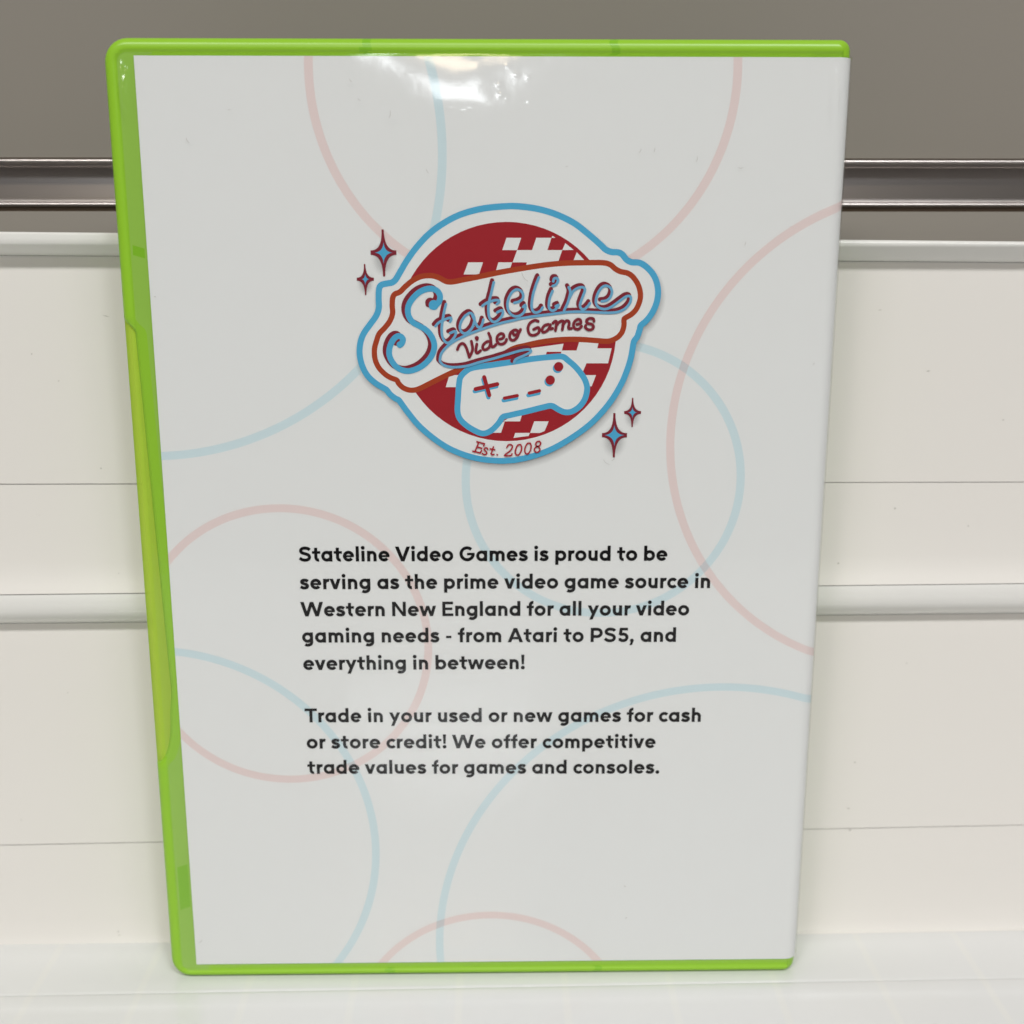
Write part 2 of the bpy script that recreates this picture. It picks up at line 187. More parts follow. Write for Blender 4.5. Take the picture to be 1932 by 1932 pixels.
ink_orange = pbr('burnt_orange_ink', (.390, .048, .012), .6, spec=.2)
ring_red = tint('pale_red_ink', (.985, .815, .80)); ring_blue = tint('pale_blue_ink', (.775, .93, .985))
def plastic(name, col, thin, see, trans, rough):
    """dyed translucent plastic: body colour, light scattered through, a clear share, a gloss skin"""
    mt, nt, N, L = nodes(name); b = N['Principled BSDF']
    b.inputs['Base Color'].default_value = (*col, 1); b.inputs['Roughness'].default_value = rough
    tl = N.new('ShaderNodeBsdfTranslucent'); tl.inputs[0].default_value = (*thin, 1)
    tp = N.new('ShaderNodeBsdfTransparent'); tp.inputs[0].default_value = (*thin, 1)
    m1 = N.new('ShaderNodeMixShader'); m1.inputs[0].default_value = trans
    m2 = N.new('ShaderNodeMixShader'); m2.inputs[0].default_value = see
    L.new(b.outputs[0], m1.inputs[1]); L.new(tl.outputs[0], m1.inputs[2])
    L.new(m1.outputs[0], m2.inputs[1]); L.new(tp.outputs[0], m2.inputs[2])
    L.new(m2.outputs[0], N['Material Output'].inputs[0])
    n = N.new('ShaderNodeTexNoise'); n.inputs['Scale'].default_value = 120; tc = N.new('ShaderNodeTexCoord')
    bp = N.new('ShaderNodeBump'); bp.inputs['Strength'].default_value = .15; bp.inputs['Distance'].default_value = .2 * MM
    L.new(tc.outputs['Object'], n.inputs['Vector']); L.new(n.outputs['Fac'], bp.inputs['Height']); L.new(bp.outputs['Normal'], b.inputs['Normal'])
    return mt
green = plastic('lime_green_plastic', (.335, .655, .034), (.42, .85, .03), .0, .12, .33)
green_deep = plastic('deep_green_plastic', (.255, .585, .022), (.3, .7, .03), .0, .12, .28)
green_hazed = plastic('film_hazed_green_plastic', (.345, .62, .085), (.42, .85, .03), .0, .12, .3)  # sleeve film's reflected haze over the inner rim, painted into the green
green_thin = plastic('thin_lime_plastic', (.50, .725, .060), (.80, .90, .20), .12, .25, .3)
def film_mat():
    mt, nt, N, L = nodes('clear_sleeve_film'); N.remove(N['Principled BSDF'])
    tp = N.new('ShaderNodeBsdfTransparent'); tp.inputs[0].default_value = (.985, .985, .98, 1)
    gl = N.new('ShaderNodeBsdfGlossy'); gl.inputs['Roughness'].default_value = .11
    lw = N.new('ShaderNodeLayerWeight'); pw = N.new('ShaderNodeMath'); pw.operation = 'POWER'; pw.inputs[1].default_value = 5
    fr = N.new('ShaderNodeMath'); fr.operation = 'MULTIPLY_ADD'; fr.inputs[1].default_value = .95; fr.inputs[2].default_value = .045   # Schlick: same from both sides
    L.new(lw.outputs['Facing'], pw.inputs[0]); L.new(pw.outputs[0], fr.inputs[0])
    mx = N.new('ShaderNodeMixShader'); tc = N.new('ShaderNodeTexCoord')
    n = N.new('ShaderNodeTexNoise'); n.inputs['Scale'].default_value = 55; n.inputs['Detail'].default_value = 3
    n2 = N.new('ShaderNodeTexNoise'); n2.inputs['Scale'].default_value = 480; n2.inputs['Detail'].default_value = 2
    b1 = N.new('ShaderNodeBump'); b1.inputs['Strength'].default_value = .35; b1.inputs['Distance'].default_value = .5 * MM
    b2 = N.new('ShaderNodeBump'); b2.inputs['Strength'].default_value = .3; b2.inputs['Distance'].default_value = .05 * MM
    L.new(tc.outputs['Object'], n.inputs['Vector']); L.new(tc.outputs['Object'], n2.inputs['Vector'])
    L.new(n.outputs['Fac'], b1.inputs['Height']); L.new(n2.outputs['Fac'], b2.inputs['Height'])
    L.new(b1.outputs['Normal'], b2.inputs['Normal'])
    L.new(b2.outputs['Normal'], gl.inputs['Normal']); L.new(b2.outputs['Normal'], lw.inputs['Normal'])
    L.new(fr.outputs[0], mx.inputs[0]); L.new(tp.outputs[0], mx.inputs[1]); L.new(gl.outputs[0], mx.inputs[2])
    L.new(mx.outputs[0], N['Material Output'].inputs[0]); return mt
film = film_mat()

# ------------------------------------------------------------------ setting: shelf surface, white lap wall, taupe slatwall
def wl(u): return 13.0 + (u + 36) / 210 * 2.6     # the white unit stands a touch skew to the case
UL, UR = -420., 560.
def lapstrip(rows, u0=UL, u1=UR, n=90):           # rows (v at u=-36, v at u=174, depth) swept along u
    V = []; F = []; k = len(rows)
    for i in range(n + 1):
        u = u0 + (u1 - u0) * i / n; t = (u + 36) / 210
        for a, b, d in rows: V.append(wp(u, a + (b - a) * min(max(t, -1.5), 2.5), wl(u) + d))
    for i in range(n):
        for j in range(k - 1):
            a = i * k + j; F.append((a, a + 1, a + k + 1, a + k))
    return V, F
scuff = pbr('faint_scuff', (.56, .54, .50), .7)
SCUFF = [[-29.64, 128.88, 16.75, 0.35, 0.25, -30], [-24.64, 123.39, 16.68, 0.3, 0.2, 10], [-14.13, 136.47, 17.11, 1.6, 0.12, -15], [-17.37, 105.27, 16.35, 0.45, 0.25, -5], [-28.66, 55.56, 16.71, 0.3, 0.2, 0], [-21.18, -1.06, 14.03, 0.6, 0.2, 40], [-20.92, -1.81, 13.74, 0.4, 0.2, 30], [154.74, 124.9, 18.96, 0.9, 0.2, 5], [149.67, 95.76, 18.1, 0.6, 0.3, -10], [165.76, 91.82, 18.12, 0.4, 0.25, 0], [138.01, 83.92, 17.13, 0.5, 0.3, 30], [145.15, 37.1, 18.41, 0.6, 0.25, -10], [144.24, 26.05, 17.96, 0.9, 0.2, -15], [144.91, 20.77, 17.76, 0.7, 0.35, 10], [155.26, 60.37, 19.08, 0.4, 0.2, 0], [-41.1, 25.88, 15.7, 0.3, 0.2, 0], [171.45, 114.58, 18.93, 0.7, 0.15, 0], [143.76, 137.44, 19.08, 0.8, 0.12, 5]]
lap = thing('white_wall_panel', 'glossy white lapped panel wall with two rounded rails, close behind the green case', 'wall panel')
for nm, kind, mt in (('rail_top', 'rail', white_rail), ('board1', 'board', white_wall), ('board2', 'board', white_wall), ('rail_low', 'rail', white_rail), ('board3', 'board', white_wall), ('board4', 'board', white_wall)):
    V, F = lapstrip(D['lap'][nm]); mi = [0] * len(F)
    if kind == 'board':                           # faint scuffs and specks on the paint
        for x, y, ww, ln, k, an in SCUFF:
            if not D['lap'][nm][-1][0] < y < D['lap'][nm][0][0]: continue
            a = math.radians(an); c, q = math.cos(a) * ln / 2, math.sin(a) * ln / 2; n0 = len(V)
            V += [wp(x - c, y - q, ww), wp(x + q * k / ln, y - c * k / ln - k * .3, ww), wp(x + c, y + q, ww), wp(x - q * k / ln, y + c * k / ln + k * .3, ww)]
            F.append((n0, n0 + 1, n0 + 2, n0 + 3)); mi.append(1)
    obj(kind, V, F, [mt, scuff], lap, midx=mi, smooth=True, angle=38)
core = [(152.0, 150.1, 9), (-3.0, -3.0, 9)]
V, F = lapstrip(core); obj('core_board', V, F, core_grey, lap)

# shelf the case stands on: flat plate, a small nose, then the lip plate
rows = [(1.0, 12), (0, 8), (0, 0), (0, -17.6), (-.03, -18.2), (-.12, -18.5)]
def shelfstrip(rows, n=70):
    V = []; F = []; k = len(rows)
    for i in range(n + 1):
        u = UL + (UR - UL) * i / n
        for z, d in rows: V.append(wp(u, -3.3 + z, wl(u) + d))
    for i in range(n):
        for j in range(k - 1): a = i * k + j; F.append((a, a + 1, a + k + 1, a + k))
    return V, F
V1, F1 = shelfstrip(rows); k1 = len(V1)
V2, F2 = shelfstrip([(-.16, -18.45), (-.10, -18.7), (-.05, -19.3), (-.05, -22.0), (-.12, -22.8), (-.22, -23.6), (-.26, -25), (-.26, -60), (-.26, -330), (-20, -331)])
sh = obj('shelf_surface', V1 + V2, F1 + [tuple(i + k1 for i in f) for f in F2], white_shelf, smooth=True, angle=35)
sh['kind'] = 'structure'

slat = thing('slatwall', 'taupe slatwall with an aluminium lined groove, above and behind the white panels', 'slatwall')
def sweep(rows, n=60):                            # rows (v, w)
    V = []; F = []; k = len(rows)
    for i in range(n + 1):
        u = -700 + 1500 * i / n
        for v, ww in rows: V.append(wp(u, v, ww))
    for i in range(n):
        for j in range(k - 1): a = i * k + j; F.append((a, a + 1, a + k + 1, a + k))
    return V, F
V, F = sweep([(420, 40), (168.75, 40), (168.6, 40.15), (168.45, 42), (168.4, 52)]); obj('slat_board', V, F, taupe, slat, smooth=True, angle=30)
V, F = sweep([(157.35, 52), (157.4, 42), (157.5, 40.1), (157.3, 40.0), (60, 40)]); obj('slat_board', V, F, taupe, slat, smooth=True, angle=30)
lip = lambda cv, a0, a1: [(cv + .46 * math.sin(math.radians(a0 + (a1 - a0) * i / 9)), 39.75 - .46 * math.cos(math.radians(a0 + (a1 - a0) * i / 9))) for i in range(10)]
V, F = sweep([(168.4, 50)] + lip(167.92, 85, -75) + [(167.42, 42), (167.36, 46.9), (167.2, 47.15), (161.0, 46.2), (159.75, 45.8), (159.5, 45.2), (159.38, 41)] + lip(158.92, 80, -60) + [(158.5, 44)])
obj('aluminium_channel', V, F, alu, slat, smooth=True, angle=40)
V, F = sweep([(169, 51), (157, 51)]); obj('groove_core', V, F, dark_gap, slat)
for a, b in ((157.2, 158.55), (168.2, 168.72)):
    V, F = sweep([(b, 47), (b, 40.35), (a, 40.35), (a, 47)]); obj('groove_core', V, F, dark_gap, slat)

# ------------------------------------------------------------------ the game case
case = thing('game_case', 'translucent lime green game case with white printed cover, standing upright on the shelf', 'game case')
case.location = wp(61.8, -3.3, 6.5)
inv = Matrix.Translation(-case.location)
def child(o, p=case):                             # meshes are modelled in world space; keep them there under the case
    o.parent = p
    if p is case: o.matrix_parent_inverse = inv
    return o
U0, U1, V0, V1_ = -5.7, 129.5, -3.3, 186.85
def notch(v):                                     # thumb notch in the opening edge
    if v > 137 or v < 46.5: return 0.
    if v > 134.5: t = (137 - v) / 2.5; return 1.9 * t * t * (3 - 2 * t)
    if v > 62: return 1.9 + (134.5 - v) / 72.5 * 2.0
    if v > 57: return 3.9 - (62 - v) / 5 * .6
    t = (v - 46.5) / 10.5; return 3.3 * math.sqrt(max(0, 1 - (1 - t) ** 2))
def outline(ins, rl, rr, cut=False, insr=None):
    insr = ins if insr is None else insr
    x0, x1, y0, y1 = U0 + ins, U1 - insr, V0 + (.65 * ins if ins < 3 else ins - 1.0), V1_ - ins; P = []
    def cor(cx, cy, r, a0):
        for i in range(9):
            a = math.radians(a0 + 90 * i / 8); P.append((cx + r * math.cos(a), cy + r * math.sin(a)))
    rl = max(rl - ins, .2); rr = max(rr - ins, .2)
    for i in range(1, 170): P.append((x0 + rl + (x1 - rr - x0 - rl) * i / 170, y0))
    cor(x1 - rr, y0 + rr, rr, -90)
    for i in range(1, 120): P.append((x1, y0 + rr + (y1 - y0 - 2 * rr) * i / 120))
    cor(x1 - rr, y1 - rr, rr, 0)
    for i in range(1, 170): P.append((x1 - rr + (x0 + rl - x1 + rr) * i / 170, y1))
    cor(x0 + rl, y1 - rl, rl, 90)
    for i in range(1, 200):
        v = y1 - rl + (y0 + rl - y1 + rl) * i / 200
        P.append((x0 + (notch(v) if cut else 0), v))
    cor(x0 + rl, y0 + rl, rl, 180)
    return P
def shell(rings, rl, rr, cut=False):              # rings (inset, w) from the front face centre to the back
    V = []; F = []; n = None
    for ins, ww, *ir in rings:
        P = outline(ins, rl, rr, cut, ir[0] if ir else None); n = len(P); V += [wp(x, y, max(ww, .22) if cut and x > 122 and -.8 < y < 183.9 else max(ww, .15) if cut and x < 8 and notch(y) > .4 else ww) for x, y in P]
    for r in range(len(rings) - 1):
        for i in range(n):
            j = (i + 1) % n; F.append((r * n + i, (r + 1) * n + i, (r + 1) * n + j, r * n + j))
    return V, F, n
# near lid: rim with rounded front edge, then a hair lower face under the cover
def rr_(ww): return .15 + (0 if ww >= 2.6 else 2.6 - math.sqrt(max(0, 2.6 ** 2 - (2.6 - max(ww, .1)) ** 2)))
rings = [(q, ww, max(rr_(ww), q if q > 2.7 else 0)) for q, ww in [(5.2, .16), (3.0, .16), (2.6, .14), (2.35, .0), (2.1, -.10), (1.7, -.12), (1.2, -.02), (.75, .22), (.38, .62), (.12, 1.2), (0, 2.0), (.02, 6.1), (.3, 6.3)]]
V, F, n = shell(rings, 4.4, 2.0, True)
F.append(tuple(range(n)))
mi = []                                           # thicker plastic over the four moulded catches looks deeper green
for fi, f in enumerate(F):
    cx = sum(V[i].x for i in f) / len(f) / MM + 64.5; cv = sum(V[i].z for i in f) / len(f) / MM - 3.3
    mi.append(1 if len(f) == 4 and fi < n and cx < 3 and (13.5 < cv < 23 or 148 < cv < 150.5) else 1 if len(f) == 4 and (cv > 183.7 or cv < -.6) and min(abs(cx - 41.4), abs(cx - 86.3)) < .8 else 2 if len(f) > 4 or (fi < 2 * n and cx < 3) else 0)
child(obj('back_lid', V, F, [green, green_deep, green_hazed], midx=mi, smooth=True, angle=50))
V, F, n = shell([(1.0, 6.5), (.12, 6.6), (0, 6.9), (0, 11.6), (.5, 12.6), (1.4, 12.9)], 4.4, 2.0)
F.append(tuple(range((len(V)) - n, len(V))))
child(obj('front_lid', V, F, green, smooth=True, angle=50))
# thin lip of the front lid that shows in the thumb notch: two facets with a fine ridge between them
Vn = []; Fn = []; vs = [46.4 + (137.1 - 46.4) * i / 60 for i in range(61)]
pr = [(0.02, 3.2), (.06, 1.6), (.3, 1.05), (1.2, .78), (1.35, .70), (1.5, .80), (4.8, 1.0)]
for v in vs:
    for a, ww in pr: Vn.append(wp(U0 + a, v, ww))
for i in range(60):
    for j in range(len(pr) - 1): a = i * len(pr) + j; Fn.append((a, a + 1, a + len(pr) + 1, a + len(pr)))
child(obj('thumb_lip', Vn, Fn, green_thin, smooth=True, angle=60))
# white cover sheet: flat on the back, turned round the spine
def bend(u, w0):                                   # position along the sheet -> (u, w)
    ub = U1 + .05 - 2.7; rad = 2.62 - w0
    if u <= ub: return u, w0
    a = (u - ub) / rad
    if a <= math.pi / 2: return ub + rad * math.sin(a), w0 + rad * (1 - math.cos(a))
    return ub + rad, w0 + rad + (u - ub - rad * math.pi / 2)
us = [0, 20, 40, 60, 80, 100, 120, 123] + [125 + .3 * i for i in range(24)] + [136.5]
def sheetgrid(us, vs, w0, fn=None):
    V = []; F = []; k = len(vs)
    for u in us:
        for v in vs:
            x, ww = bend(u, w0)
            V.append(wp(x, v, ww - (fn(u, v) if fn else 0)))
    for i in range(len(us) - 1):
        for j in range(k - 1): a = i * k + j; F.append((a, a + k, a + k + 1, a + 1))
    return V, F
V, F = sheetgrid(us, [0, 45, 90, 135, 183.6], -.08)
cover = child(obj('cover_sheet', V, F, paper, smooth=True))

# pale rings printed on the cover, clipped to the sheet
pr = Print(-.10, .004)
for cx, cy, r, k in D['rings']:
    wd = 1.60; N = 1440 if k == 'r' and cx > 120 or cx > 105 else 240; NR = 6 if N > 240 else 1
    ok = lambda x, y: 0 <= x <= 128 and 0 <= y <= 183.6
    def cl(a, rr): return cx + rr * math.cos(a), cy + rr * math.sin(a)
    ww = pr._next()
    for i in range(N):
      for h_ in range(NR):
        ra, rb = r - wd / 2 + wd * h_ / NR, r - wd / 2 + wd * (h_ + 1) / NR
        q = [cl(2 * math.pi * a / N, rr) for a, rr in ((i, ra), (i, rb), (i + 1, rb), (i + 1, ra))]
        # clip the little quad against the sheet edges
        for ax, lim, sg in ((0, 0, 1), (0, 136, -1), (1, 0, 1), (1, 183.6, -1)):
            out = []
            for e in range(len(q)):
                a, b = q[e], q[(e + 1) % len(q)]; da, db = sg * (a[ax] - lim), sg * (b[ax] - lim)
                if da >= 0: out.append(a)
                if (da >= 0) != (db >= 0): t = da / (da - db); out.append((a[0] + (b[0] - a[0]) * t, a[1] + (b[1] - a[1]) * t))
            q = out
            if not q: break
        if len(q) >= 3:
            b = len(pr.V)
            for x, y in q:
                bx, bw = bend(x, ww); pr.V.append(wp(bx, y, bw))
            pr.F.append(tuple(range(b, b + len(q)))[::-1]); pr.M.append(0 if k == 'r' else 1)
pr.build('ring_pattern', [ring_red, ring_blue], cover)

# printed soft drop shadow of the badge artwork
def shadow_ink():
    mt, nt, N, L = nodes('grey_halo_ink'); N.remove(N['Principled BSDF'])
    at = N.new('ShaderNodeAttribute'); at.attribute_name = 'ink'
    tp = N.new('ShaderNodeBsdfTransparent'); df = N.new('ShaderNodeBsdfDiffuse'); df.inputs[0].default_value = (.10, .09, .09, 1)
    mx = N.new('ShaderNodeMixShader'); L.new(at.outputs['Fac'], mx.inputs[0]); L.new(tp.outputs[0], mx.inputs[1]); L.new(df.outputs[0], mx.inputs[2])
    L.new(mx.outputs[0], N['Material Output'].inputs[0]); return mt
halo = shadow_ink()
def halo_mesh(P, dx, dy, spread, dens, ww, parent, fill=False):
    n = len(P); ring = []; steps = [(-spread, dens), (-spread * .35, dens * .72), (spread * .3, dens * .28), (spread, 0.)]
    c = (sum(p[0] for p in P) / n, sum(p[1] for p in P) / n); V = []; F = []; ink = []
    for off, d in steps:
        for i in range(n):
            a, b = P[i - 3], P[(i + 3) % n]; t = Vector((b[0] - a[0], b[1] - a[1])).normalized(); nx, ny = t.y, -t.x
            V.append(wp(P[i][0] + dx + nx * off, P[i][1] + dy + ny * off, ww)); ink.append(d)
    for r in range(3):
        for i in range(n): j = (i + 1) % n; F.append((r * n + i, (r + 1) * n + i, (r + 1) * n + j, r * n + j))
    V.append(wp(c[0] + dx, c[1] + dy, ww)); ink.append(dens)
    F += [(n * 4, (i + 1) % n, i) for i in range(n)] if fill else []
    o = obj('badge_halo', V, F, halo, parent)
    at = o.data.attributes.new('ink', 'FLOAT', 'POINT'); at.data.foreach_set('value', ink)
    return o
OUT = spline(D['outline'], 6, True)
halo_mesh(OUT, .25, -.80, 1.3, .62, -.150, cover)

# badge: white ground, blue contour, crimson disc with checks, banner
b = Print(-.155, .001)
b.poly(OUT, 0); b.poly(D['disc'], 1)
for q in D['checks']: b.poly(q, 0)
BAN = spline(D['banner'], 6, True); b.poly(BAN, 0); b.stroke(BAN, 1.02, 2, True)
b.stroke(OUT, 1.15, 3, True)
b.build('badge', [paper, ink_red, ink_orange, ink_blue], cover)
g = Print(b.w - .001, .001)
PAD = spline(D['pad'], 6, True); g.poly(PAD, 0); g.stroke(PAD, 1.13, 2, True)
for q in D['padmarks']: g.stroke([(x - .17, y - .42) for x, y in q], .80, 2, round_cap=True)
for q in D['paddots']: g.disc((q[0] - .2, q[1] - .3), .92, 2)
for q, wd in zip(D['padmarks'], (.78, .78, .64, .64)): g.stroke(q, wd, 1, round_cap=True)
for q in D['paddots']: g.disc(q, .90, 1)
g.build('gamepad_emblem', [paper, ink_red, ink_blue], cover)
t = Print(g.w - .001, .0005)
sh_ = (-.33, .36)
for q in D['script']: t.stroke([(x + sh_[0], y + sh_[1]) for x, y in spline(q, 6)], .80, 0, round_cap=True, ramp=.0018)
S = spline(D['S'], 8)
t.stroke([(x - .66, y + .44) for x, y in S], 1.10, 0, round_cap=True, ramp=.0018)
for p, r in zip(D['Sdots'], (.93, .62)): t.disc((p[0] - .66, p[1] + .44), r, 0)
t.stroke(S, 1.10, 1, round_cap=True, ramp=.0018)
for p, r in zip(D['Sdots'], (.93, .62)): t.disc(p, r, 1)
for q in D['script']: t.stroke(spline(q, 6), .49, 2, round_cap=True, ramp=.0018)
for q in D['video']: t.stroke(spline(q, 6), .54, 0, round_cap=True, ramp=.0008)
t.disc(D['video'][3][0], .40, 0)
for q in D['est']: t.stroke(spline(q, 4) if len(q) > 5 else q, .29, 3, round_cap=True)
t.build('badge_lettering', [ink_maroon, ink_blue, ink_blue2, ink_est], cover)
for s in D['stars']:
    k = Print(-.155, .001); c, tp, bt, lf, rt, it, ib, il, ir = s
    def concave(A, B, n=10):                      # curve from tip A to tip B bowing towards the centre
        return [((1 - q) ** 2 * A[0] + 2 * q * (1 - q) * (c[0] * .86 + (A[0] + B[0]) * .07) + q * q * B[0], (1 - q) ** 2 * A[1] + 2 * q * (1 - q) * (c[1] * .86 + (A[1] + B[1]) * .07) + q * q * B[1]) for q in [i / n for i in range(n + 1)]]
    L_ = rt[0] - lf[0]; e = .042 * L_; f_ = .085 * L_
    ptsT = [(tp[0] + e, tp[1]), (rt[0], rt[1] + f_), (rt[0], rt[1] - f_), (bt[0] + e, bt[1]), (bt[0] - e, bt[1]), (lf[0], lf[1] - f_), (lf[0], lf[1] + f_), (tp[0] - e, tp[1])]
    P = []
    for a, q in ((0, 1), (2, 3), (4, 5), (6, 7)): P += concave(ptsT[a], ptsT[q])
    In = concave(it, ir) + concave(ir, ib)[1:] + concave(ib, il)[1:] + concave(il, it)[1:-1]
    hs = [(c[0] + (x - c[0]) * 1.0, y) for x, y in P]
    k.poly(P, 0); k.poly(In, 1); k.build('sparkle', [ink_maroon, ink_blue], cover)
    ell = [(c[0] + L_ * .36 * math.cos(-a), c[1] - .45 * L_ * .5 + L_ * .50 * math.sin(-a)) for a in [2 * math.pi * i / 40 for i in range(40)]]
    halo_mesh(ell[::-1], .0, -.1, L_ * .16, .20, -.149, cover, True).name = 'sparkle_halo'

# ------------------------------------------------------------------ blurb lettering: a round geometric sans drawn stroke by stroke
W_, H_ = .206, .715; hw = W_ / 2; RX, RY = .2625, .262; MID = H_ / 2
def arc(cx, cy, rx, ry, a0, a1, n=18): return [(cx + rx * math.cos(math.radians(a0 + (a1 - a0) * i / n)), cy + ry * math.sin(math.radians(a0 + (a1 - a0) * i / n))) for i in range(n + 1)]
def st(x, y0, y1): return ('s', [(x, y0), (x, y1)])
O_ = ('c', arc(hw + RX, MID, RX, RY, 0, 360, 36)[:-1])
def bowl(right): return ('c', arc(hw + RX if right else .61 - RX + .02, MID, RX, RY, 0, 360, 36)[:-1])
STM, RND, DIA = .088, .052, .012
G = {
 'a': ([O_, st(.6225, 0, H_)], .725, RND, STM), 'b': ([('c', arc(.3625, MID, RX, RY, 0, 360, 36)[:-1]), st(hw, 0, 1.03)], .727, STM, RND),
 'c': ([('s', arc(hw + RX, MID, RX, RY, 42, 318, 24))], .60, RND, .03), 'd': ([O_, st(.6225, 0, 1.03)], .725, RND, STM),
 'e': ([('s', arc(hw + RX, MID, RX, RY, -6, 0, 2)[:1] + arc(hw + RX, MID, RX, RY, -2, 322, 34)), ('p', [(.15, .29), (.70, .29), (.70, .425), (.15, .425)])], .72, RND, RND),
 'f': ([('s', [(.24, 0), (.24, .77)] + arc(.41, .77, .17, .165, 180, 78, 8)), ('p', [(0, .53), (.47, .53), (.47, .70), (0, .70)])], .48, .02, .0),
 'g': ([O_, ('s', [(.6225, H_), (.6225, .02)] + arc(.365, .02, .2575, .20, 0, -132, 14))], .725, RND, STM),
 'h': ([st(hw, 0, 1.03), ('s', arc(.31, .405, .2075, .2075, 172, 0, 14) + [(.5175, 0)])], .62, STM, STM),
 'i': ([st(.12, 0, H_), ('d', (.12, .925, .128))], .24, .075, .075), 'l': ([st(hw, 0, 1.03)], .205, STM, STM),
 'm': ([st(hw, 0, H_), ('s', arc(.3, .415, .1975, .1975, 172, 0, 12) + [(.4975, 0)]), ('s', arc(.695, .415, .1975, .1975, 172, 0, 12) + [(.8925, 0)])], .995, STM, STM),
 'n': ([st(hw, 0, H_), ('s', arc(.31, .405, .2075, .2075, 172, 0, 14) + [(.5175, 0)])], .62, STM, STM),
 'o': ([('c', arc(hw + .268, MID, .268, RY, 0, 360, 36)[:-1])], .741, RND, RND), 'p': ([('c', arc(.3625, MID, RX, RY, 0, 360, 36)[:-1]), st(hw, -.26, H_)], .727, STM, RND),
 'r': ([st(hw, 0, H_), ('s', arc(.345, .36, .245, .255, 172, 75, 10))], .425, STM, .0),
 's': ([('s', spline([(.535, .545), (.44, .605), (.30, .625), (.17, .59), (.125, .50), (.19, .415), (.33, .365), (.46, .305), (.50, .215), (.43, .12), (.30, .09), (.17, .11), (.05, .185)], 4))], .60, .04, .045),
 't': ([('s', [(.245, .93), (.245, .27)] + arc(.405, .27, .16, .175, 180, 285, 10)), ('p', [(0, .53), (.54, .53), (.54, .70), (0, .70)])], .55, .025, .01),
 'u': ([('s', [(hw, H_), (hw, .31)] + arc(.31, .31, .2075, .2075, 180, 352, 14)), st(.5175, 0, H_)], .62, STM, STM),
 'v': ([('p', [(0, H_), (.225, H_), (.475, 0), (.255, 0)]), ('p', [(.505, H_), (.73, H_), (.475, 0), (.255, 0)])], .73, DIA, DIA),
 'w': ([('p', [(0, H_), (.218, H_), (.405, 0), (.21, 0)]), ('p', [(.455, H_), (.65, H_), (.405, 0), (.21, 0)]), ('p', [(.455, H_), (.65, H_), (.895, 0), (.70, 0)]), ('p', [(.887, H_), (1.105, H_), (.895, 0), (.70, 0)])], 1.105, DIA, DIA),
 'y': ([('p', [(0, H_), (.228, H_), (.49, .10), (.345, -.03)]), ('p', [(.53, H_), (.755, H_), (.335, -.27), (.115, -.27)])], .755, DIA, DIA),
 'S': ([('s', spline([(.735, .785), (.64, .87), (.46, .91), (.27, .885), (.155, .77), (.18, .635), (.33, .555), (.52, .50), (.67, .41), (.70, .26), (.61, .14), (.43, .09), (.24, .12), (.065, .24)], 4))], .815, .05, .06),
 'V': ([('p', [(0, 1), (.245, 1), (.61, 0), (.385, 0)]), ('p', [(.75, 1), (.995, 1), (.61, 0), (.385, 0)])], .995, DIA, DIA),
 'W': ([('p', [(0, 1), (.235, 1), (.525, 0), (.30, 0)]), ('p', [(.64, 1), (.865, 1), (.525, 0), (.30, 0)]), ('p', [(.64, 1), (.865, 1), (1.205, 0), (.98, 0)]), ('p', [(1.27, 1), (1.505, 1), (1.205, 0), (.98, 0)])], 1.505, DIA, DIA),
 'G': ([('s', arc(.505, .50, .40, .405, 48, 358, 30)), ('p', [(.50, .40), (1.0, .40), (1.0, .565), (.50, .565)])], 1.0, RND, .06),
 'N': ([st(hw, 0, 1), st(.81, 0, 1), ('p', [(0, 1), (.225, 1), (.912, 0), (.69, 0)])], .912, STM, STM),
 'E': ([st(hw, 0, 1), ('p', [(.1, .82), (.72, .82), (.72, 1), (.1, 1)]), ('p', [(.1, .415), (.66, .415), (.66, .59), (.1, .59)]), ('p', [(.1, 0), (.73, 0), (.73, .18), (.1, .18)])], .73, STM, .05),
 'A': ([('p', [(.40, 1), (.625, 1), (.235, 0), (0, 0)]), ('p', [(.40, 1), (.625, 1), (1.025, 0), (.79, 0)]), ('p', [(.2, .20), (.82, .20), (.76, .37), (.26, .37)])], 1.025, DIA, DIA),
 'P': ([st(hw, 0, 1), ('s', [(hw, .90), (.43, .90)] + arc(.43, .645, .275, .255, 90, -90, 14) + [(hw, .39)])], .80, STM, .04),
 '5': ([('p', [(.14, .82), (.68, .82), (.68, 1), (.14, 1)]), ('p', [(.14, .98), (.34, .98), (.29, .50), (.07, .50)]), ('s', [(.16, .545), (.36, .555)] + arc(.37, .325, .26, .232, 85, -140, 18) + [(.07, .17)])], .74, .05, .05),
 'T': ([('p', [(0, .82), (.83, .82), (.83, 1), (0, 1)]), st(.415, 0, .9)], .83, .02, .0),
 ',': ([('d', (.13, .10, .128)), ('p', [(.10, .16), (.262, .12), (.14, -.22), (-.02, -.22)])], .26, .05, .06), '.': ([('d', (.13, .118, .132))], .26, .05, .05),
 '-': ([('p', [(0, .30), (.36, .30), (.36, .455), (0, .455)])], .36, .07, .07), '!': ([('p', [(.02, 1.03), (.235, 1.03), (.205, .34), (.05, .34)]), ('d', (.128, .118, .132))], .256, .07, .05),
}
def line_width(s, cap, track):
    x = 0
    for i, ch in enumerate(s):
        if ch == ' ': x += .34 + track; continue
        gl, wd, l, r = G[ch]; x += (l if i else 0) + wd + (r + track if i < len(s) - 1 else 0)
    return x * cap
CAP = 3.0
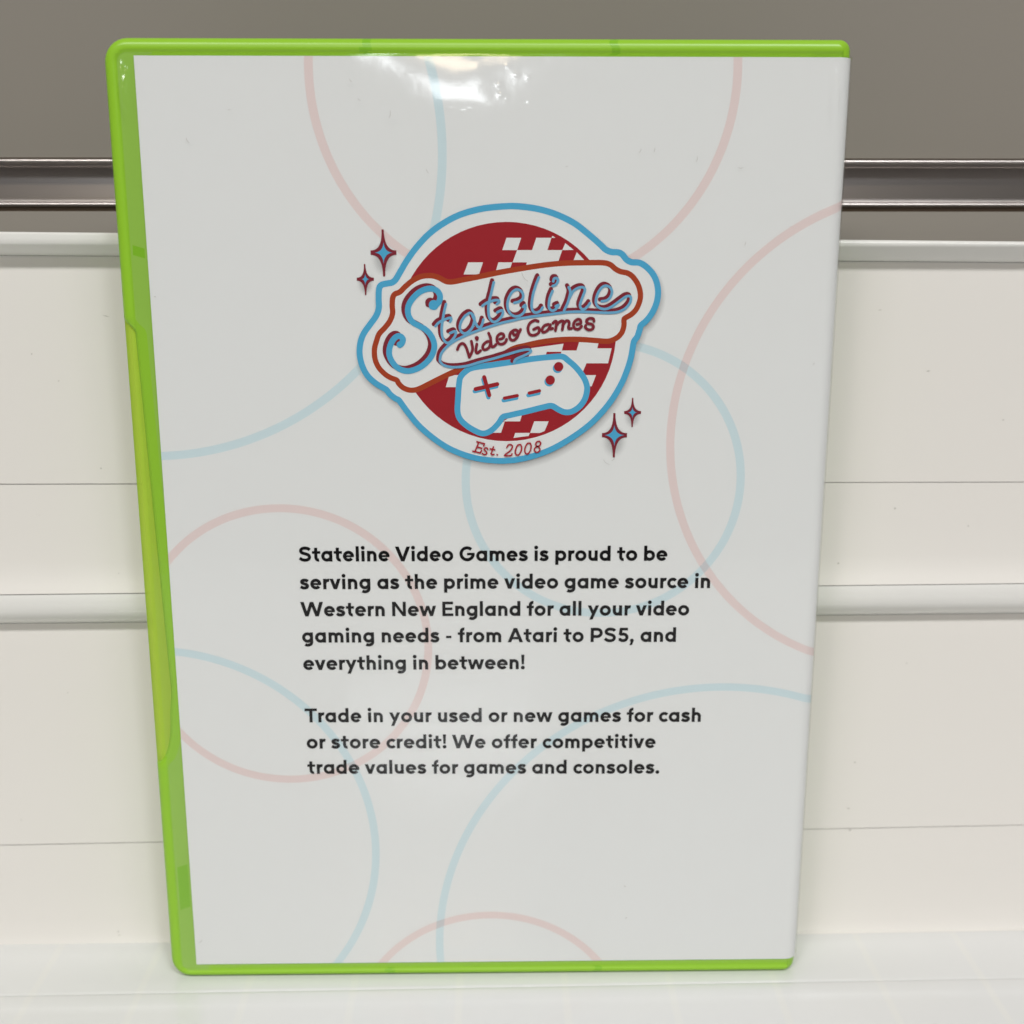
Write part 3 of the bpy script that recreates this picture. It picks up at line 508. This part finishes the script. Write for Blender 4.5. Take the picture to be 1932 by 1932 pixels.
def set_lines(name, lines):
    p = Print(-.155, .001)
    for s, x0, y0, x1, y1 in lines:
        n = len(s) - 1; tr = ((x1 - x0) - line_width(s, CAP, 0)) / CAP / n; x = 0
        for i, ch in enumerate(s):
            if ch == ' ': x += .34 + tr; continue
            gl, wd, l, r = G[ch]; x += l if i else 0; p.w = -.155
            Y = lambda u: y0 + (y1 - y0) * (u * CAP) / (x1 - x0)
            f = lambda q: (x0 + (x + q[0]) * CAP, Y(x) + q[1] * CAP)
            for kind, d in gl:
                if kind == 's': p.stroke([f(q) for q in d], W_ * CAP)
                elif kind == 'c': p.stroke([f(q) for q in d], W_ * CAP, closed=True)
                elif kind == 'p': p.poly([f(q) for q in d])
                elif kind == 'd': p.disc(f(d[:2]), d[2] * CAP)
            x += wd + r + tr
    p.build(name, ink_black, cover)
set_lines('blurb_paragraph', D['text'][:5]); set_lines('blurb_paragraph', D['text'][5:])

# clear sleeve film over the cover, loose and dented near the top
HILLS = [(random.uniform(65, 71), random.uniform(175, 183.5), r, r, random.uniform(.05, .12) * r, 0) for r in [random.uniform(.35, .7) for _ in range(8)]]
HILLS += [(random.uniform(47, 62), random.uniform(171, 174.5), random.uniform(.3, .6), random.uniform(.2, .35), random.uniform(.01, .025), 0) for _ in range(26)]
HILLS += [(random.uniform(48, 68), random.uniform(173, 183.5), random.uniform(1.6, 4), random.uniform(1.2, 2.2), random.uniform(-.05, .05), random.uniform(-.6, .6)) for _ in range(10)]
HILLS += [(67, 178.5, 4.0, 3.0, -.13, .3)]
HILLS += [(-2.0, 177.2, .75, 3.6, 1.3, .10), (-1.5, 179.5, .3, 1.6, .35, -.15), (126.5, 176.5, .55, 4.0, 1.1, .02)]
HILLS += [(a, b, ln, .34, hh, math.radians(an)) for a, b, ln, hh, an in [[6.5, 181.3, 2.6, 0.05, -12], [10.4, 173.2, 2.6, 0.055, 27], [12.7, 154.2, 2.2, 0.05, 20], [12.0, 150.1, 2.4, 0.05, 14], [10.7, 137.7, 1.8, 0.045, 14], [11.9, 135.8, 2.2, 0.045, 0], [20.9, 163.4, 3.5, 0.03, -10], [25.5, 143.3, 2.2, 0.04, 3], [20.8, 150.0, 1.8, 0.03, 10]]]
HILLS = [(a, b, p, q, h, math.cos(t), math.sin(t), 3 * max(p, q)) for a, b, p, q, h, t in HILLS]
def fbump(u, v):
    x = (u - 60.5) / 20                           # film stands off a little and rolls over towards the top edge
    t = (v - 170) if v > 170 else 0
    prof = max(0, 1.62 - .0083 * t * t) if v > 170 else 1.62 * math.exp(-((v - 170) / 30) ** 2)
    q = prof * math.exp(-x * x)
    for a, b, p, r, h, c, s, lim in HILLS:
        dx, dy = u - a, v - b
        if abs(dx) < lim and abs(dy) < lim:
            m, n_ = (dx * c + dy * s) / p, (-dx * s + dy * c) / r
            q += h * math.exp(-(m * m + n_ * n_))
    q += .05 * math.sin(u * .11 + 1) * math.sin(v * .07) + .05
    return max(q, -.2)
def grid(a, b, n): return [a + (b - a) * i / n for i in range(n + 1)]
fu = [-3.2 + .16 * i for i in range(20)] + grid(0, 36, 90) + grid(36.4, 80, 220) + grid(82, 123, 22) + [124.6 + .3 * i for i in range(25)] + [136]
fv = grid(-.5, 125, 42) + grid(125.3, 168, 130) + grid(168.15, 184.0, 90)
# clear film plus the lint that clings to it
lint = pbr('grey_lint', (.50, .49, .47), .7)
dm = Print(-.40, .001)
for x, y, ln, an, k in [[8.82, 169.07, 1.0, -60, 0.1], [38.72, 179.38, 0.7, -50, 0.09], [40.13, 176.13, 0.6, -40, 0.08], [45.61, 173.56, 1.2, 80, 0.09], [52.28, 163.67, 0.8, -60, 0.08], [91.1, 167.34, 0.8, 60, 0.09], [93.73, 167.52, 0.7, 80, 0.09], [101.57, 165.89, 0.9, 80, 0.08], [109.74, 164.42, 0.9, 0, 0.08], [111.17, 150.84, 0.7, 75, 0.08], [70.08, 144.76, 2.0, -55, 0.09], [77.68, 164.57, 0.5, 20, 0.08], [0.99, 141.14, 0.3, 0, 0.14], [91.73, 17.97, 0.35, -40, 0.12], [86.09, 109.45, 1.6, -40, 0.07], [87.37, 110.1, 1.0, 50, 0.07], [125.32, 128.46, 0.4, 60, 0.12], [1.28, 5.8, 0.9, 45, 0.08], [16.6, 174.38, 0.5, 10, 0.08], [92.11, 10.45, 0.4, 60, 0.12]]:
    a = math.radians(an); c, q = math.cos(a), math.sin(a); b_ = -.42 - fbump(x, y) * 1.0
    dm.w = b_; dm.stroke(spline([(x - c * ln / 2, y - q * ln / 2), (x + .12 * ln * q, y - .12 * ln * c), (x + c * ln / 2, y + q * ln / 2)], 5), k)
V, F = sheetgrid(fu, fv, -.32, fbump)
nV = len(V); nF = len(F)
child(obj('sleeve_film', V + dm.V, F + [tuple(i + nV for i in f) for f in dm.F], [film, lint], midx=[0] * nF + [1] * len(dm.F), smooth=True))
